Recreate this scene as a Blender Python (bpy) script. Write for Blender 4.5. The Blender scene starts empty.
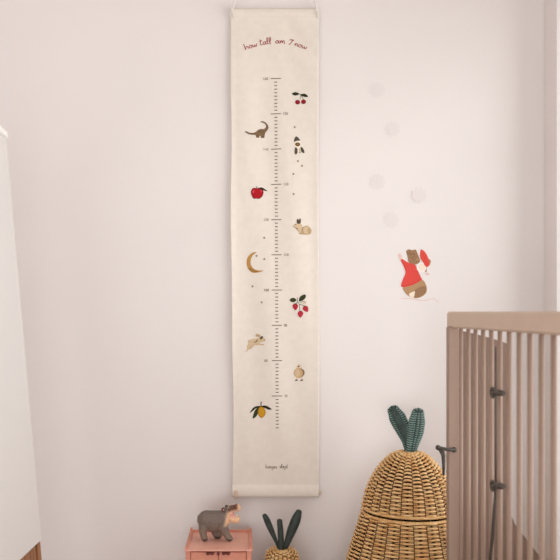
import bpy, bmesh, math, random
from mathutils import Vector, Matrix, noise
from mathutils.geometry import tessellate_polygon
random.seed(7)
PI = math.pi
scn = bpy.context.scene
C = scn.collection
F, VX, VY, EYE = 720.0, 245.0, 346.0, 0.842      # focal in px, vanishing point of the level view axis, eye height
WALL = 2.03

# ------------------------------------------------------------------ helpers
def at(X, Y, y):
    return Vector(((X - VX) * y / F, y, EYE - (Y - VY) * y / F))
def lin(c):
    return tuple(((v / 255) / 12.92 if v / 255 <= .04045 else ((v / 255 + .055) / 1.055) ** 2.4) for v in c) + (1,)
def link(o, parent=None):
    C.objects.link(o)
    if parent: o.parent = parent
    return o
def tag(o, label=None, cat=None, group=None, kind=None):
    if label: o['label'] = label
    if cat: o['category'] = cat
    if group: o['group'] = group
    if kind: o['kind'] = kind
    return o
def empty(name, loc, label, cat, group=None, rz=0):
    o = bpy.data.objects.new(name, None); link(o)
    o.location = loc; o.rotation_euler = (0, 0, rz); o.empty_display_size = .05
    return tag(o, label, cat, group)
def build(name, bm, mats, parent=None, smooth=False, label=None):
    """link a bmesh as ONE object; geometry is given in world space, parents here are unrotated empties"""
    if not isinstance(mats, (list, tuple)): mats = [mats]
    me = bpy.data.meshes.new(name)
    if parent is not None:
        p, off = parent, Vector((0, 0, 0))
        while p is not None:
            off += Vector(p.location); p = p.parent
        bmesh.ops.translate(bm, verts=bm.verts, vec=-off)
    bm.normal_update(); bm.to_mesh(me); bm.free()
    for m in mats: me.materials.append(m)
    if smooth:
        for f in me.polygons: f.use_smooth = True
    o = bpy.data.objects.new(name, me); link(o, parent)
    if label: o['label'] = label
    return o
def bx(bm, x0, x1, y0, y1, z0, z1, bev=0, mi=0, seg=2):
    r = bmesh.ops.create_cube(bm, size=1)
    vs = r['verts']
    for v in vs:
        v.co = Vector((x0 + (v.co.x + .5) * (x1 - x0), y0 + (v.co.y + .5) * (y1 - y0), z0 + (v.co.z + .5) * (z1 - z0)))
    fs = list({f for v in vs for f in v.link_faces})
    for f in fs: f.material_index = mi
    if bev:
        es = list({e for v in vs for e in v.link_edges})
        bmesh.ops.bevel(bm, geom=es, offset=bev, segments=seg, affect='EDGES', profile=.6)
def ring_frame(d):
    d = d.normalized()
    a = Vector((0, 0, 1)) if abs(d.z) < .9 else Vector((1, 0, 0))
    u = d.cross(a).normalized(); return u, d.cross(u).normalized()
def tube(bm, pts, rad, n=8, closed=False, mi=0):
    pts = [Vector(p) for p in pts]
    if not hasattr(rad, '__len__'): rad = [rad] * len(pts)
    rings = []; m = len(pts); u = None
    for i, p in enumerate(pts):
        if closed: d = pts[(i + 1) % m] - pts[i - 1]
        else: d = pts[min(i + 1, m - 1)] - pts[max(i - 1, 0)]
        d.normalize()
        if u is None: u, w = ring_frame(d)
        else:
            u = (u - d * u.dot(d)).normalized(); w = d.cross(u)
        rings.append([bm.verts.new(p + (u * math.cos(2 * PI * k / n) + w * math.sin(2 * PI * k / n)) * rad[i]) for k in range(n)])
    for i in range(m if closed else m - 1):
        a, b = rings[i], rings[(i + 1) % m]
        for k in range(n):
            f = bm.faces.new((a[k], a[(k + 1) % n], b[(k + 1) % n], b[k])); f.material_index = mi; f.smooth = True
    if not closed:
        for r in (rings[0][::-1], rings[-1]):
            f = bm.faces.new(r); f.material_index = mi
def ball(bm, c, r, mi=0, su=16, sv=10, rot=None):
    if not hasattr(r, '__len__'): r = (r, r, r)
    m = Matrix.Translation(c) @ (rot.to_4x4() if rot else Matrix()) @ Matrix.Diagonal((*r, 1))
    res = bmesh.ops.create_uvsphere(bm, u_segments=su, v_segments=sv, radius=1, matrix=m)
    for f in {f for v in res['verts'] for f in v.link_faces}: f.material_index = mi; f.smooth = True
def prism(bm, poly, thick, to3, mi=0):
    """poly in 2-D; to3(a, b, t) maps to 3-D with t from 0 to thick"""
    lo = [bm.verts.new(to3(a, b, 0)) for a, b in poly]; hi = [bm.verts.new(to3(a, b, thick)) for a, b in poly]
    n = len(poly)
    for i in range(n):
        bm.faces.new((lo[i], lo[(i + 1) % n], hi[(i + 1) % n], hi[i])).material_index = mi
    bm.faces.new(lo[::-1]).material_index = mi; bm.faces.new(hi).material_index = mi
    bmesh.ops.recalc_face_normals(bm, faces=bm.faces)

# ------------------------------------------------------------------ materials
def mat(name, rgb, rough=.6, noise=0, scale=40, bump=0, bscale=200, metal=0, rgb2=None, stretch=None, spec=None, attr=None, trans=None):
    m = bpy.data.materials.new(name); m.use_nodes = True
    nt = m.node_tree; b = nt.nodes['Principled BSDF']
    b.inputs['Roughness'].default_value = rough; b.inputs['Metallic'].default_value = metal
    if spec is not None: b.inputs['Specular IOR Level'].default_value = spec
    c = lin(rgb); b.inputs['Base Color'].default_value = c
    tc = nt.nodes.new('ShaderNodeTexCoord'); src = tc.outputs['Object']
    if stretch:
        mp = nt.nodes.new('ShaderNodeMapping'); mp.inputs['Scale'].default_value = stretch
        nt.links.new(src, mp.inputs['Vector']); src = mp.outputs['Vector']
    if attr:
        a = nt.nodes.new('ShaderNodeAttribute'); a.attribute_name = attr
        nt.links.new(a.outputs['Color'], b.inputs['Base Color'])
    elif noise or rgb2:
        n = nt.nodes.new('ShaderNodeTexNoise'); n.inputs['Scale'].default_value = scale; n.inputs['Detail'].default_value = 4
        nt.links.new(src, n.inputs['Vector'])
        r = nt.nodes.new('ShaderNodeValToRGB')
        r.color_ramp.elements[0].position = .35; r.color_ramp.elements[1].position = .65
        r.color_ramp.elements[0].color = lin(rgb2) if rgb2 else tuple(v * (1 - noise) for v in c[:3]) + (1,)
        r.color_ramp.elements[1].color = c if rgb2 else tuple(min(1, v * (1 + noise)) for v in c[:3]) + (1,)
        nt.links.new(n.outputs['Fac'], r.inputs['Fac']); nt.links.new(r.outputs['Color'], b.inputs['Base Color'])
    if bump:
        n2 = nt.nodes.new('ShaderNodeTexNoise'); n2.inputs['Scale'].default_value = bscale; n2.inputs['Detail'].default_value = 5
        nt.links.new(src, n2.inputs['Vector'])
        bp = nt.nodes.new('ShaderNodeBump'); bp.inputs['Strength'].default_value = bump; bp.inputs['Distance'].default_value = .002
        nt.links.new(n2.outputs['Fac'], bp.inputs['Height']); nt.links.new(bp.outputs['Normal'], b.inputs['Normal'])
    return m
M = {}
M['wall'] = mat('plaster', (240, 234, 232), .9, .012, 2.5, .12, 60, spec=.2)
M['ceil'] = mat('ceiling_paint', (226, 219, 211), .9)
M['floor'] = mat('oak_floor', (216, 204, 193), .5, 0, 6, .1, 40, rgb2=(196, 183, 170), stretch=(1, 12, 1))
M['white'] = mat('white_paint', (248, 246, 242), .45)
M['board'] = mat('white_board', (224, 220, 217), .4)
M['wood'] = mat('easel_wood', (166, 110, 64), .5, 0, 14, .05, 80, rgb2=(118, 74, 42), stretch=(8, 8, .6))
M['cloth'] = mat('cotton_canvas', (238, 229, 218), .95, .02, 60, .25, 900, spec=.1)
M['rodwood'] = mat('rod_wood', (222, 196, 172), .5, .06, 60)
M['cord'] = mat('cotton_cord', (242, 236, 228), .9)
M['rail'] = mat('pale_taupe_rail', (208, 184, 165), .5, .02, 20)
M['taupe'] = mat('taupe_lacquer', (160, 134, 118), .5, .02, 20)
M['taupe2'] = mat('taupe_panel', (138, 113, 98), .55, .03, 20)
M['iron'] = mat('dark_iron', (86, 80, 73), .45, metal=.6)
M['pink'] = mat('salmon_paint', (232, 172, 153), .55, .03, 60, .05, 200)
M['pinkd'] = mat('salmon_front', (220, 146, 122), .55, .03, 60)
M['rust'] = mat('rust_hardware', (112, 52, 42), .45, metal=.3)
M['hippo'] = mat('painted_rubber', (120, 108, 100), .6, attr='paint', bump=.35, bscale=420)
M['dark'] = mat('dark_paint', (40, 32, 30), .3)
M['tusk'] = mat('tusk_cream', (240, 226, 200), .4)
M['rose'] = mat('mouth_rose', (226, 150, 140), .5)
M['wick'] = mat('golden_wicker', (245, 208, 150), .45, 0, 45, .1, 300, rgb2=(222, 168, 104))
M['wick_shade'] = mat('wicker_gap_shade', (70, 34, 14), .8)  # shade between the strands, put into the colour of core and stakes
M['leaf'] = mat('teal_cane', (48, 76, 70), .5, 0, 90, rgb2=(26, 44, 42))
M['stitch'] = mat('pale_stitch', (124, 152, 144), .6, .12, 60)
M['leafd'] = mat('dark_cane', (52, 62, 56), .55, 0, 60, rgb2=(36, 44, 40))
def flat(name, rgb): M[name] = mat(name, rgb, .9, spec=.1)
for n, c in dict(p_red=(178, 34, 44), p_cherry=(150, 32, 46), p_dkred=(122, 30, 36), p_green=(62, 66, 44), p_olive=(74, 78, 46), p_dkgreen=(52, 52, 36),
                 p_brown=(134, 108, 82), p_dkbrown=(98, 78, 60), p_grey=(92, 82, 74), p_star=(150, 120, 104), p_ink=(136, 112, 102), p_head=(164, 66, 68),
                 p_sand=(216, 192, 158), p_sand2=(196, 168, 130), p_cream=(244, 232, 212), p_tan=(208, 170, 126), p_gold=(190, 144, 84), p_gold2=(160, 114, 62),
                 p_lemon=(208, 156, 44), p_lemon2=(186, 128, 36), p_pink=(214, 80, 96), p_berry=(184, 44, 62), p_blush=(240, 190, 180),
                 d_red=(226, 84, 76), d_red2=(206, 66, 62), d_brown=(160, 124, 94), d_brown2=(186, 148, 110), d_cream=(248, 232, 214), d_pink=(236, 206, 198),
                 d_dark=(112, 84, 64), d_lilac=(236, 229, 228), d_white=(252, 244, 238)).items(): flat(n, c)

def glass():
    m = bpy.data.materials.new('window_glass'); m.use_nodes = True; nt = m.node_tree
    nt.nodes.remove(nt.nodes['Principled BSDF']); out = nt.nodes['Material Output']
    t = nt.nodes.new('ShaderNodeBsdfTransparent'); g = nt.nodes.new('ShaderNodeBsdfGlossy'); g.inputs['Roughness'].default_value = .02
    fr = nt.nodes.new('ShaderNodeFresnel'); fr.inputs['IOR'].default_value = 1.2
    mx = nt.nodes.new('ShaderNodeMixShader')
    nt.links.new(fr.outputs[0], mx.inputs[0]); nt.links.new(t.outputs[0], mx.inputs[1]); nt.links.new(g.outputs[0], mx.inputs[2])
    nt.links.new(mx.outputs[0], out.inputs['Surface']); return m
M['glass'] = glass()

# ------------------------------------------------------------------ the room
XR, XL, YB, ZC = .843, -1.2, -2.2, 2.6
WY0, WY1, WZ0, WZ1, WT = -.9, 1.947, .12, 1.82, .2
def structure(name, bm, m):
    return tag(build(name, bm, m), kind='structure')
b = bmesh.new(); bx(b, XL - .1, XR + WT, YB, WALL + .12, -.1, 0); structure('floor', b, M['floor'])
b = bmesh.new(); bx(b, XL - .1, XR + WT, YB, WALL + .12, ZC, ZC + .1); structure('ceiling', b, M['ceil'])
b = bmesh.new(); bx(b, XL - .1, XR + WT, WALL, WALL + .12, 0, ZC); structure('wall_back', b, M['wall'])
b = bmesh.new(); bx(b, XL - .1, XL, YB, WALL, 0, ZC); structure('wall_left', b, M['wall'])
b = bmesh.new()
bx(b, XR, XR + WT, WY1, WALL, 0, ZC); bx(b, XR, XR + WT, YB, WY0, 0, ZC)
bx(b, XR, XR + WT, WY0, WY1, 0, WZ0); bx(b, XR, XR + WT, WY0, WY1, WZ1, ZC)
structure('wall_right', b, M['wall'])
win = bpy.data.objects.new('window_1', None); link(win); win.location = (XR + .15, (WY0 + WY1) / 2, WZ0); win['kind'] = 'structure'
b = bmesh.new(); fx0, fx1 = XR + .14, XR + .19; ym = (WY0 + WY1) / 2
for y0, y1 in ((WY0 + .001, WY0 + .055), (WY1 - .055, WY1 - .001), (ym - .03, ym + .03)): bx(b, fx0, fx1, y0, y1, WZ0 + .001, WZ1 - .001, .004)
for z0, z1 in ((WZ0 + .001, WZ0 + .06), (WZ1 - .06, WZ1 - .001)): bx(b, fx0, fx1, WY0 + .03, WY1 - .03, z0, z1, .004)
build('window_frame', b, M['white'], win)
for y0, y1 in ((WY0 + .05, ym - .025), (ym + .025, WY1 - .05)):
    b = bmesh.new(); bx(b, XR + .16, XR + .164, y0, y1, WZ0 + .05, WZ1 - .05); build('pane', b, M['glass'], win)

# ------------------------------------------------------------------ growth chart
SW = (WALL - .012) / F                       # metres per px on the chart's plane
def cx(X, Y=250): return (X - .3 - VX) * SW
def cz(Y): return EYE - (Y - VY) * SW
ZT, ZB = cz(9), cz(497)
def left_px(Y): return 229.9 + (Y - 10) * (2.9 / 488) + .5 * math.sin(Y * .02) + .35 * math.sin(Y * .047 + 1)
def right_px(Y): return 319.2 + (Y - 10) * (.6 / 488) + .5 * math.sin(Y * .018 + 2)
def depth(x, z):
    """distance of the cloth's face from the wall"""
    u = (x - cx(231)) / (cx(319) - cx(231)); v = (ZT - z) / (ZT - ZB)
    d = .0085
    env = min(1, v * 6, (1 - v) * 6)
    d += env * (.0022 * math.sin(u * 8 + v * 5) + .0016 * math.sin(u * 15 - v * 9 + 1) + .0008 * math.sin(v * 22 + u * 3))
    d += .0035 * env * math.exp(-(u / .04) ** 2) + .0016 * env * math.exp(-((1 - u) / .05) ** 2)
    # diagonal creases in the top right corner
    s = (1 - u) * .25 + v * 1.38 * .9
    d += .0034 * math.sin((s - .06) * 62) * math.exp(-((s - .12) / .07) ** 2) * min(1, u * 1.5) * min(1, v * 30)
    # round hems over the two rods
    for zc, r in ((cz(12.3), .0105), (cz(492.8), .0115)):
        h = abs(z - zc) / (r * 1.6)
        if h < 1: d += r * (math.sqrt(1 - h * h)) * .85
    return max(d, .004)
chart = empty('growth_chart', (cx(275), WALL, ZB), 'long cream cotton height chart with printed ruler hanging on the white wall', 'height chart')
b = bmesh.new(); NX, NZ = 56, 330
grid = []
for j in range(NZ + 1):
    Y = 9 + (497 - 9) * j / NZ; row = []
    for i in range(NX + 1):
        X = left_px(Y) + (right_px(Y) - left_px(Y)) * i / NX
        x, z = cx(X), cz(Y); row.append((x, z, depth(x, z)))
    grid.append(row)
fr = [[b.verts.new((x, WALL - d, z)) for x, z, d in r] for r in grid]
bk = [[b.verts.new((x, WALL - d + .0013, z)) for x, z, d in r] for r in grid]
for j in range(NZ):
    for i in range(NX):
        b.faces.new((fr[j][i], fr[j + 1][i], fr[j + 1][i + 1], fr[j][i + 1]))
        b.faces.new((bk[j][i], bk[j][i + 1], bk[j + 1][i + 1], bk[j + 1][i]))
for j in range(NZ):
    b.faces.new((fr[j][0], bk[j][0], bk[j + 1][0], fr[j + 1][0])); b.faces.new((fr[j][NX], fr[j + 1][NX], bk[j + 1][NX], bk[j][NX]))
for i in range(NX):
    b.faces.new((fr[0][i], fr[0][i + 1], bk[0][i + 1], bk[0][i])); b.faces.new((fr[NZ][i], bk[NZ][i], bk[NZ][i + 1], fr[NZ][i + 1]))
cloth = build('cloth', b, M['cloth'], chart, smooth=True)
# stitched hem lines
b = bmesh.new()
for Y in (17.5, 486):
    b = bmesh.new(); tube(b, [(cx(X), WALL - depth(cx(X), cz(Y)) - .0003, cz(Y)) for X in range(234, 319, 3)], .0005, 5)
    build('hem_stitching', b, M['cord'], cloth)
for Y, r, x0, x1 in ((12.3, .0054, 230.6, 319.8), (492.8, .0056, 232.0, 321.2)):
    b = bmesh.new(); tube(b, [(cx(x0), WALL - .0100, cz(Y)), (cx(x1), WALL - .0100, cz(Y + .4))], r, 16)
    build('hanging_rod', b, M['rodwood'], chart, label='pale wooden rod in the hem')
b = bmesh.new()
pk = Vector((cx(276), WALL - .012, cz(-158)))
for X in (233.2, 317.2):
    e = Vector((cx(X), WALL - .0195, cz(11)))
    tube(b, [e + (pk - e) * t for t in (0, .03, .3, .6, 1)], .0026, 8)
    for k in range(3):
        zc = cz(10.5 + k * 1.5); r = .0125
        tube(b, [(cx(X) - .001 + .0025 * (k - 1), WALL - .0125 - r * math.cos(a) * .8, zc + r * math.sin(a)) for a in [2 * PI * q / 14 for q in range(14)]], .0017, 6, closed=True)
build('hanging_cord', b, M['cord'], chart)
b = bmesh.new()
for k in range(3):
    tube(b, [(cx(235.4 + k * .9), WALL - .0115 - .0105 * math.cos(a), cz(493.4) + .0105 * math.sin(a)) for a in [2 * PI * q / 16 for q in range(16)]], .0016, 6, closed=True)
tube(b, [(cx(236), WALL - .0215, cz(494)), (cx(236.4), WALL - .023, cz(496)), (cx(235.6), WALL - .021, cz(498.6))], [.0018, .0022, .0012], 7)
build('cord_knot', b, M['rodwood'], chart, label='knotted cord at the lower left corner')
b = bmesh.new(); tube(b, [(pk.x, WALL, pk.z), (pk.x, WALL - .02, pk.z)], .0025, 8); tag(build('wall_nail', b, M['iron']), 'small dark nail high on the wall holding the chart cord', 'nail')

class Print:
    """flat ink shapes lying on a surface, drawn in picture-scale units (px of the wall plane)"""
    def __init__(self, surf): self.b = bmesh.new(); self.surf = surf; self.mats = []; self.layer = 0
    def mi(self, m):
        if m not in self.mats: self.mats.append(m)
        return self.mats.index(m)
    def poly(self, pts, m, cuts=1):
        self.layer += 1; k = self.mi(m)
        tmp = bmesh.new(); vs = [tmp.verts.new((x, y, 0)) for x, y in pts]
        for t in tessellate_polygon([[Vector((x, y, 0)) for x, y in pts]]):
            try: tmp.faces.new([vs[i] for i in t])
            except ValueError: pass
        if cuts: bmesh.ops.subdivide_edges(tmp, edges=tmp.edges[:], cuts=cuts, use_grid_fill=True)
        self.add(tmp, k)
    def add(self, tmp, k):
        mp = {}
        for v in tmp.verts: mp[v] = self.b.verts.new(self.surf(v.co.x, v.co.y, self.layer))
        for f in tmp.faces:
            w = [mp[v] for v in f.verts]
            n = (w[1].co - w[0].co).cross(w[2].co - w[0].co)
            if n.y > 0: w.reverse()
            try: self.b.faces.new(w).material_index = k
            except ValueError: pass
        tmp.free()
    def ell(self, x, y, rx, ry, m, rot=0, n=22, cuts=1):
        c, s = math.cos(rot), math.sin(rot)
        self.poly([(x + rx * math.cos(a) * c - ry * math.sin(a) * s, y + rx * math.cos(a) * s + ry * math.sin(a) * c) for a in [2 * PI * i / n for i in range(n)]], m, cuts)
    def line(self, pts, w, m, w2=None):
        self.layer += 1; k = self.mi(m); tmp = bmesh.new(); n = len(pts); w2 = w if w2 is None else w2
        L = []; R = []
        for i in range(n):
            a, c = pts[max(i - 1, 0)], pts[min(i + 1, n - 1)]
            dx, dy = c[0] - a[0], c[1] - a[1]; l = math.hypot(dx, dy) or 1
            h = (w + (w2 - w) * i / max(1, n - 1)) / 2
            L.append(tmp.verts.new((pts[i][0] - dy / l * h, pts[i][1] + dx / l * h, 0))); R.append(tmp.verts.new((pts[i][0] + dy / l * h, pts[i][1] - dx / l * h, 0)))
        for i in range(n - 1): tmp.faces.new((L[i], L[i + 1], R[i + 1], R[i]))
        self.add(tmp, k)
    def done(self, name, parent=None):
        return build(name, self.b, [M[m] for m in self.mats], parent)
def on_cloth(X, Y, layer):
    x, z = cx(X), cz(Y)
    return Vector((x, WALL - depth(x, z) - .0006 - .00005 * min(layer, 16), z))
def curve(pts, n=6):
    """Catmull-Rom through points"""
    P = [pts[0]] + list(pts) + [pts[-1]]; out = []
    for i in range(1, len(P) - 2):
        for k in range(n):
            t = k / n; a, b_, c, d = P[i - 1], P[i], P[i + 1], P[i + 2]
            out.append(tuple(.5 * (2 * b_[j] + (c[j] - a[j]) * t + (2 * a[j] - 5 * b_[j] + 4 * c[j] - d[j]) * t * t + (3 * b_[j] - a[j] - 3 * c[j] + d[j]) * t ** 3) for j in (0, 1)))
    out.append(tuple(pts[-1])); return out
def closed(pts, n=4):
    P = list(pts); m = len(P); out = []
    for i in range(m):
        a, b_, c, d = P[i - 1], P[i], P[(i + 1) % m], P[(i + 2) % m]
        for k in range(n):
            t = k / n
            out.append(tuple(.5 * (2 * b_[j] + (c[j] - a[j]) * t + (2 * a[j] - 5 * b_[j] + 4 * c[j] - d[j]) * t * t + (3 * b_[j] - a[j] - 3 * c[j] + d[j]) * t ** 3) for j in (0, 1)))
    return out
def Q(ox, oy, s, pts): return [(ox + x / s, oy + y / s) for x, y in pts]

# ruler ticks
p = Print(on_cloth)
def rx(Y): return 276.1 + (Y - 78) * (1.45 / 340)
for k in range(100):
    Y = 78 + 3.533 * k; big = k % 10 == 0; p.layer = 0
    if Y > 429.5: break
    h = 5.1 if big else 1.45
    p.line([(rx(Y) + h * t, Y) for t in (-1, -.5, 0, .5, 1)], .85 if big else .95, 'p_ink')
p.done('ruler_print', cloth)
DIG = {'0': [[(.5, 0), (.1, .3), (0, 1), (.1, 1.7), (.5, 2), (.9, 1.7), (1, 1), (.9, .3), (.5, 0)]], '1': [[(.15, 1.6), (.5, 2), (.5, 0)]],
       '2': [[(0, 1.6), (.4, 2), (.9, 1.7), (.8, 1.1), (0, 0), (1, 0)]], '3': [[(0, 1.8), (.5, 2), (.9, 1.6), (.45, 1.1), (.95, .6), (.5, 0), (0, .2)]],
       '4': [[(.75, 0), (.75, 2), (0, .6), (1, .6)]], '5': [[(.9, 2), (.1, 2), (.05, 1.15), (.6, 1.25), (.95, .65), (.5, 0), (0, .2)]],
       '6': [[(.8, 2), (.2, 1.2), (0, .5), (.5, 0), (.95, .5), (.5, 1.05), (.05, .6)]], '7': [[(0, 2), (1, 2), (.4, 0)]],
       '8': [[(.5, 1.05), (.1, 1.5), (.5, 2), (.9, 1.5), (.5, 1.05), (0, .5), (.5, 0), (1, .5), (.5, 1.05)]], '9': [[(.95, 1.5), (.5, 1), (.05, 1.5), (.5, 2), (.95, 1.5), (.8, .6), (.4, 0)]]}
for k in range(10):
    txt = str(160 - 10 * k); Y = 78 + 35.33 * k; X = rx(Y) - 12.6 if k % 2 == 0 else rx(Y) + 7.2
    p = Print(on_cloth)
    for q, ch in enumerate(txt):
        for st in DIG[ch]:
            p.layer = 0; p.line([(X + q * 1.75 + a * 1.15, Y + 1.25 - c * 1.2) for a, c in st], .42, 'p_ink')
    p.done('number_print', cloth)
# handwritten lettering
GL = {'h': ([[(0, 2.3), (-.05, 0), (.1, .6), (.4, 1), (.6, .75), (.6, 0)]], .85),
      'o': ([[(.35, 1), (.05, .7), (.05, .25), (.35, 0), (.65, .3), (.6, .75), (.35, 1), (.7, .85)]], .85),
      'w': ([[(0, 1), (.1, .1), (.35, .1), (.5, .75), (.6, .1), (.85, .1), (1, 1)]], 1.15),
      't': ([[(.3, 2.1), (.2, .3), (.35, 0), (.6, .15)], [(-.05, 1.45), (.65, 1.55)]], .75),
      'a': ([[(.6, .9), (.3, 1), (.02, .5), (.2, 0), (.5, .3), (.62, .95), (.62, .15), (.8, 0)]], .9),
      'l': ([[(0, .2), (.3, 1.3), (.35, 2.1), (.15, 2.2), (.05, 1.2), (.12, .1), (.4, .1)]], .6),
      'm': ([[(0, 1), (.02, 0), (.15, .75), (.35, 1), (.42, .1), (.55, .8), (.75, 1), (.82, .1), (1, .1)]], 1.1),
      'n': ([[(0, 1), (.02, 0), (.2, .8), (.45, 1), (.55, .6), (.55, .1), (.75, .1)]], .8),
      'I': ([[(0, 1.9), (.45, 2.35), (1, 2.3), (.5, 2.0)], [(.8, 2.3), (.5, 1), (.25, .1), (-.05, .05)]], 1.3),
      'k': ([[(0, 2.2), (0, 0)], [(.55, 1.05), (.05, .5), (.6, 0)]], .75),
      'g': ([[(.6, .9), (.3, 1), (.05, .5), (.25, .1), (.55, .4), (.6, 1), (.58, -.6), (.25, -.95), (0, -.6)]], .85),
      'e': ([[(.05, .45), (.6, .6), (.4, 1), (.1, .75), (.1, .25), (.4, 0), (.7, .2)]], .8),
      's': ([[(.5, .9), (.2, 1), (.1, .7), (.5, .35), (.35, 0), (0, .1)]], .7),
      'ø': ([[(.35, 1), (.05, .7), (.05, .25), (.35, 0), (.65, .3), (.6, .75), (.35, 1)], [(-.05, -.15), (.75, 1.15)]], .85),
      'j': ([[(.25, 1), (.25, -.6), (0, -.95), (-.2, -.6)], [(.25, 1.4), (.28, 1.5)]], .5),
      'd': ([[(.6, .9), (.3, 1), (.05, .5), (.25, 0), (.55, .3), (.62, 2.2), (.62, .1), (.8, 0)]], .85)}
def write(pr, word, x0, x1, base, hgt, w, m):
    tot = sum(GL[c][1] for c in word) - .2; sx = (x1 - x0) / tot; x = x0
    for c in word:
        for st in GL[c][0]:
            pts = []
            for a, h in curve(st, 3):
                X = x + a * sx; dy = (base(X + .5) - base(X - .5)); l = math.hypot(1, dy)
                pts.append((X + h * hgt * dy / l, base(X) - h * hgt / l))
            pr.layer = 0; pr.line(pts, w, m)
        x += GL[c][1] * sx
def arc(X): return 42.9 + ((X - 277.5) ** 2) * .0068
p = Print(on_cloth)
for wd, a, c in (('how', 246.3, 257.4), ('tall', 260.4, 271.6), ('am', 275.8, 285), ('I', 289.2, 293.6), ('now', 295.2, 306.2)):
    write(p, wd, a, c, arc, 2.75 if wd != 'I' else 2.3, .72, 'p_head')
p.done('heading_print', cloth)
p = Print(on_cloth)
write(p, 'konges', 266.2, 277.2, lambda X: 468.4, 1.75, .48, 'p_ink'); write(p, 'sløjd', 280, 287.6, lambda X: 468.2, 1.75, .48, 'p_ink')
p.done('signature_print', cloth)
# little stars
for X, Y in ((295, 127), (298.2, 161), (302.3, 165.7), (293.7, 173.9), (293.9, 194), (264.6, 237.6), (256.9, 255.6), (264.6, 259), (252.8, 286.2), (262, 302.3)):
    p = Print(on_cloth); p.poly([(X + r * math.sin(k * PI / 5 + .3), Y - r * math.cos(k * PI / 5 + .3)) for k in range(10) for r in [(1.45 if k % 2 == 0 else .68)]], 'p_star', 0)
    p.done('star_print', cloth)
# cherries
p = Print(on_cloth); q = lambda pts: Q(285, 85, 18.67, pts)
p.line(curve(q([(290, 165), (300, 200), (285, 260)])), .45, 'p_olive'); p.line(curve(q([(290, 170), (330, 220), (345, 270)])), .4, 'p_olive')
p.poly(closed(q([(135, 155), (175, 130), (225, 130), (275, 158), (230, 185), (175, 185)])), 'p_dkgreen'); p.poly(closed(q([(290, 175), (350, 158), (405, 175), (435, 218), (380, 222), (325, 200)])), 'p_dkgreen')
p.line(q([(150, 157), (265, 160)]), .18, 'p_olive'); p.line(q([(300, 178), (420, 210)]), .18, 'p_olive'); p.line(q([(262, 158), (300, 178)]), .5, 'p_dkgreen')
for x, y in ((242, 315), (352, 310)):
    a, c = q([(x, y)])[0]; p.ell(a, c, 2.45, 2.3, 'p_dkred'); p.ell(a - .15, c - .1, 2.0, 1.85, 'p_cherry'); p.ell(a + .5, c - .6, .55, .35, 'p_pink', .4)
p.done('cherry_print', cloth)
# dinosaur
p = Print(on_cloth); q = lambda pts: Q(242, 112, 16, pts)
body = [(45, 315), (70, 305), (120, 328), (180, 332), (225, 315), (265, 275), (310, 262), (360, 262), (385, 240), (392, 210), (375, 180), (345, 160), (305, 155), (305, 138), (345, 135), (390, 160), (425, 205), (428, 250), (405, 290), (380, 320), (368, 360), (362, 405), (310, 408), (305, 375), (288, 372), (280, 405), (232, 405), (222, 362), (160, 362), (100, 350)]
p.poly(q(body), 'p_brown'); p.line(curve(q([(55, 312), (110, 335), (180, 345), (225, 340)])), .5, 'p_dkbrown'); p.line(curve(q([(310, 146), (365, 160), (405, 205), (410, 250)])), .6, 'p_dkbrown')
for a, c, r in ((280, 300, 12), (310, 290, 14), (345, 300, 12), (260, 330, 10), (330, 330, 12), (300, 320, 10), (350, 345, 9), (255, 370, 12), (335, 385, 12)):
    X, Y = q([(a, c)])[0]; p.ell(X, Y, r / 16, r / 20, 'p_dkbrown', n=8, cuts=0)
p.done('dinosaur_print', cloth)
# rocket
p = Print(on_cloth); q = lambda pts: Q(283, 125, 12.45, pts)
p.poly(closed(q([(150, 200), (220, 195), (232, 260), (215, 310), (210, 345), (190, 345), (165, 310), (150, 260)])), 'p_cream'); p.poly(q([(165, 138), (190, 150), (222, 192), (180, 196), (138, 212), (145, 170)]), 'p_grey')
X, Y = q([(186, 240)])[0]; p.ell(X, Y, 2.5, 1.9, 'p_dkgreen'); p.ell(X, Y - .1, 1.4, 1.0, 'p_gold2')
p.poly(closed(q([(160, 275), (185, 300), (182, 350), (160, 366), (148, 345), (150, 300)])), 'p_grey'); p.poly(closed(q([(225, 270), (255, 290), (273, 342), (245, 342), (225, 315)])), 'p_grey')
p.line(q([(208, 290), (214, 345)]), .5, 'p_gold'); X, Y = q([(214, 340)])[0]; p.ell(X, Y, .7, .7, 'p_brown')
p.done('rocket_print', cloth)
# apple
p = Print(on_cloth); q = lambda pts: Q(244, 178, 16, pts)
p.line(curve(q([(215, 165), (208, 145), (205, 130)])), .6, 'p_dkgreen', .9)
ap = [(210, 160), (250, 150), (295, 165), (318, 215), (300, 285), (250, 328), (205, 325), (155, 325), (125, 270), (115, 215), (140, 165), (180, 155)]
p.poly(closed(q(ap)), 'p_dkred'); p.poly(closed([(257.25 + (x - 257.25) * .86, 193.0 + (y - 193.0) * .86) for x, y in q(ap)]), 'p_red')
p.poly(closed(q([(140, 215), (165, 190), (175, 200), (160, 225), (150, 245)])), 'p_pink', 0); p.ell(*q([(280, 205)])[0], .5, 1.1, 'p_pink', -.3, cuts=0)
p.poly(closed(q([(235, 155), (290, 145), (330, 165), (378, 200), (340, 198), (300, 182), (260, 172)])), 'p_dkgreen')
p.done('apple_print', cloth)
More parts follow.
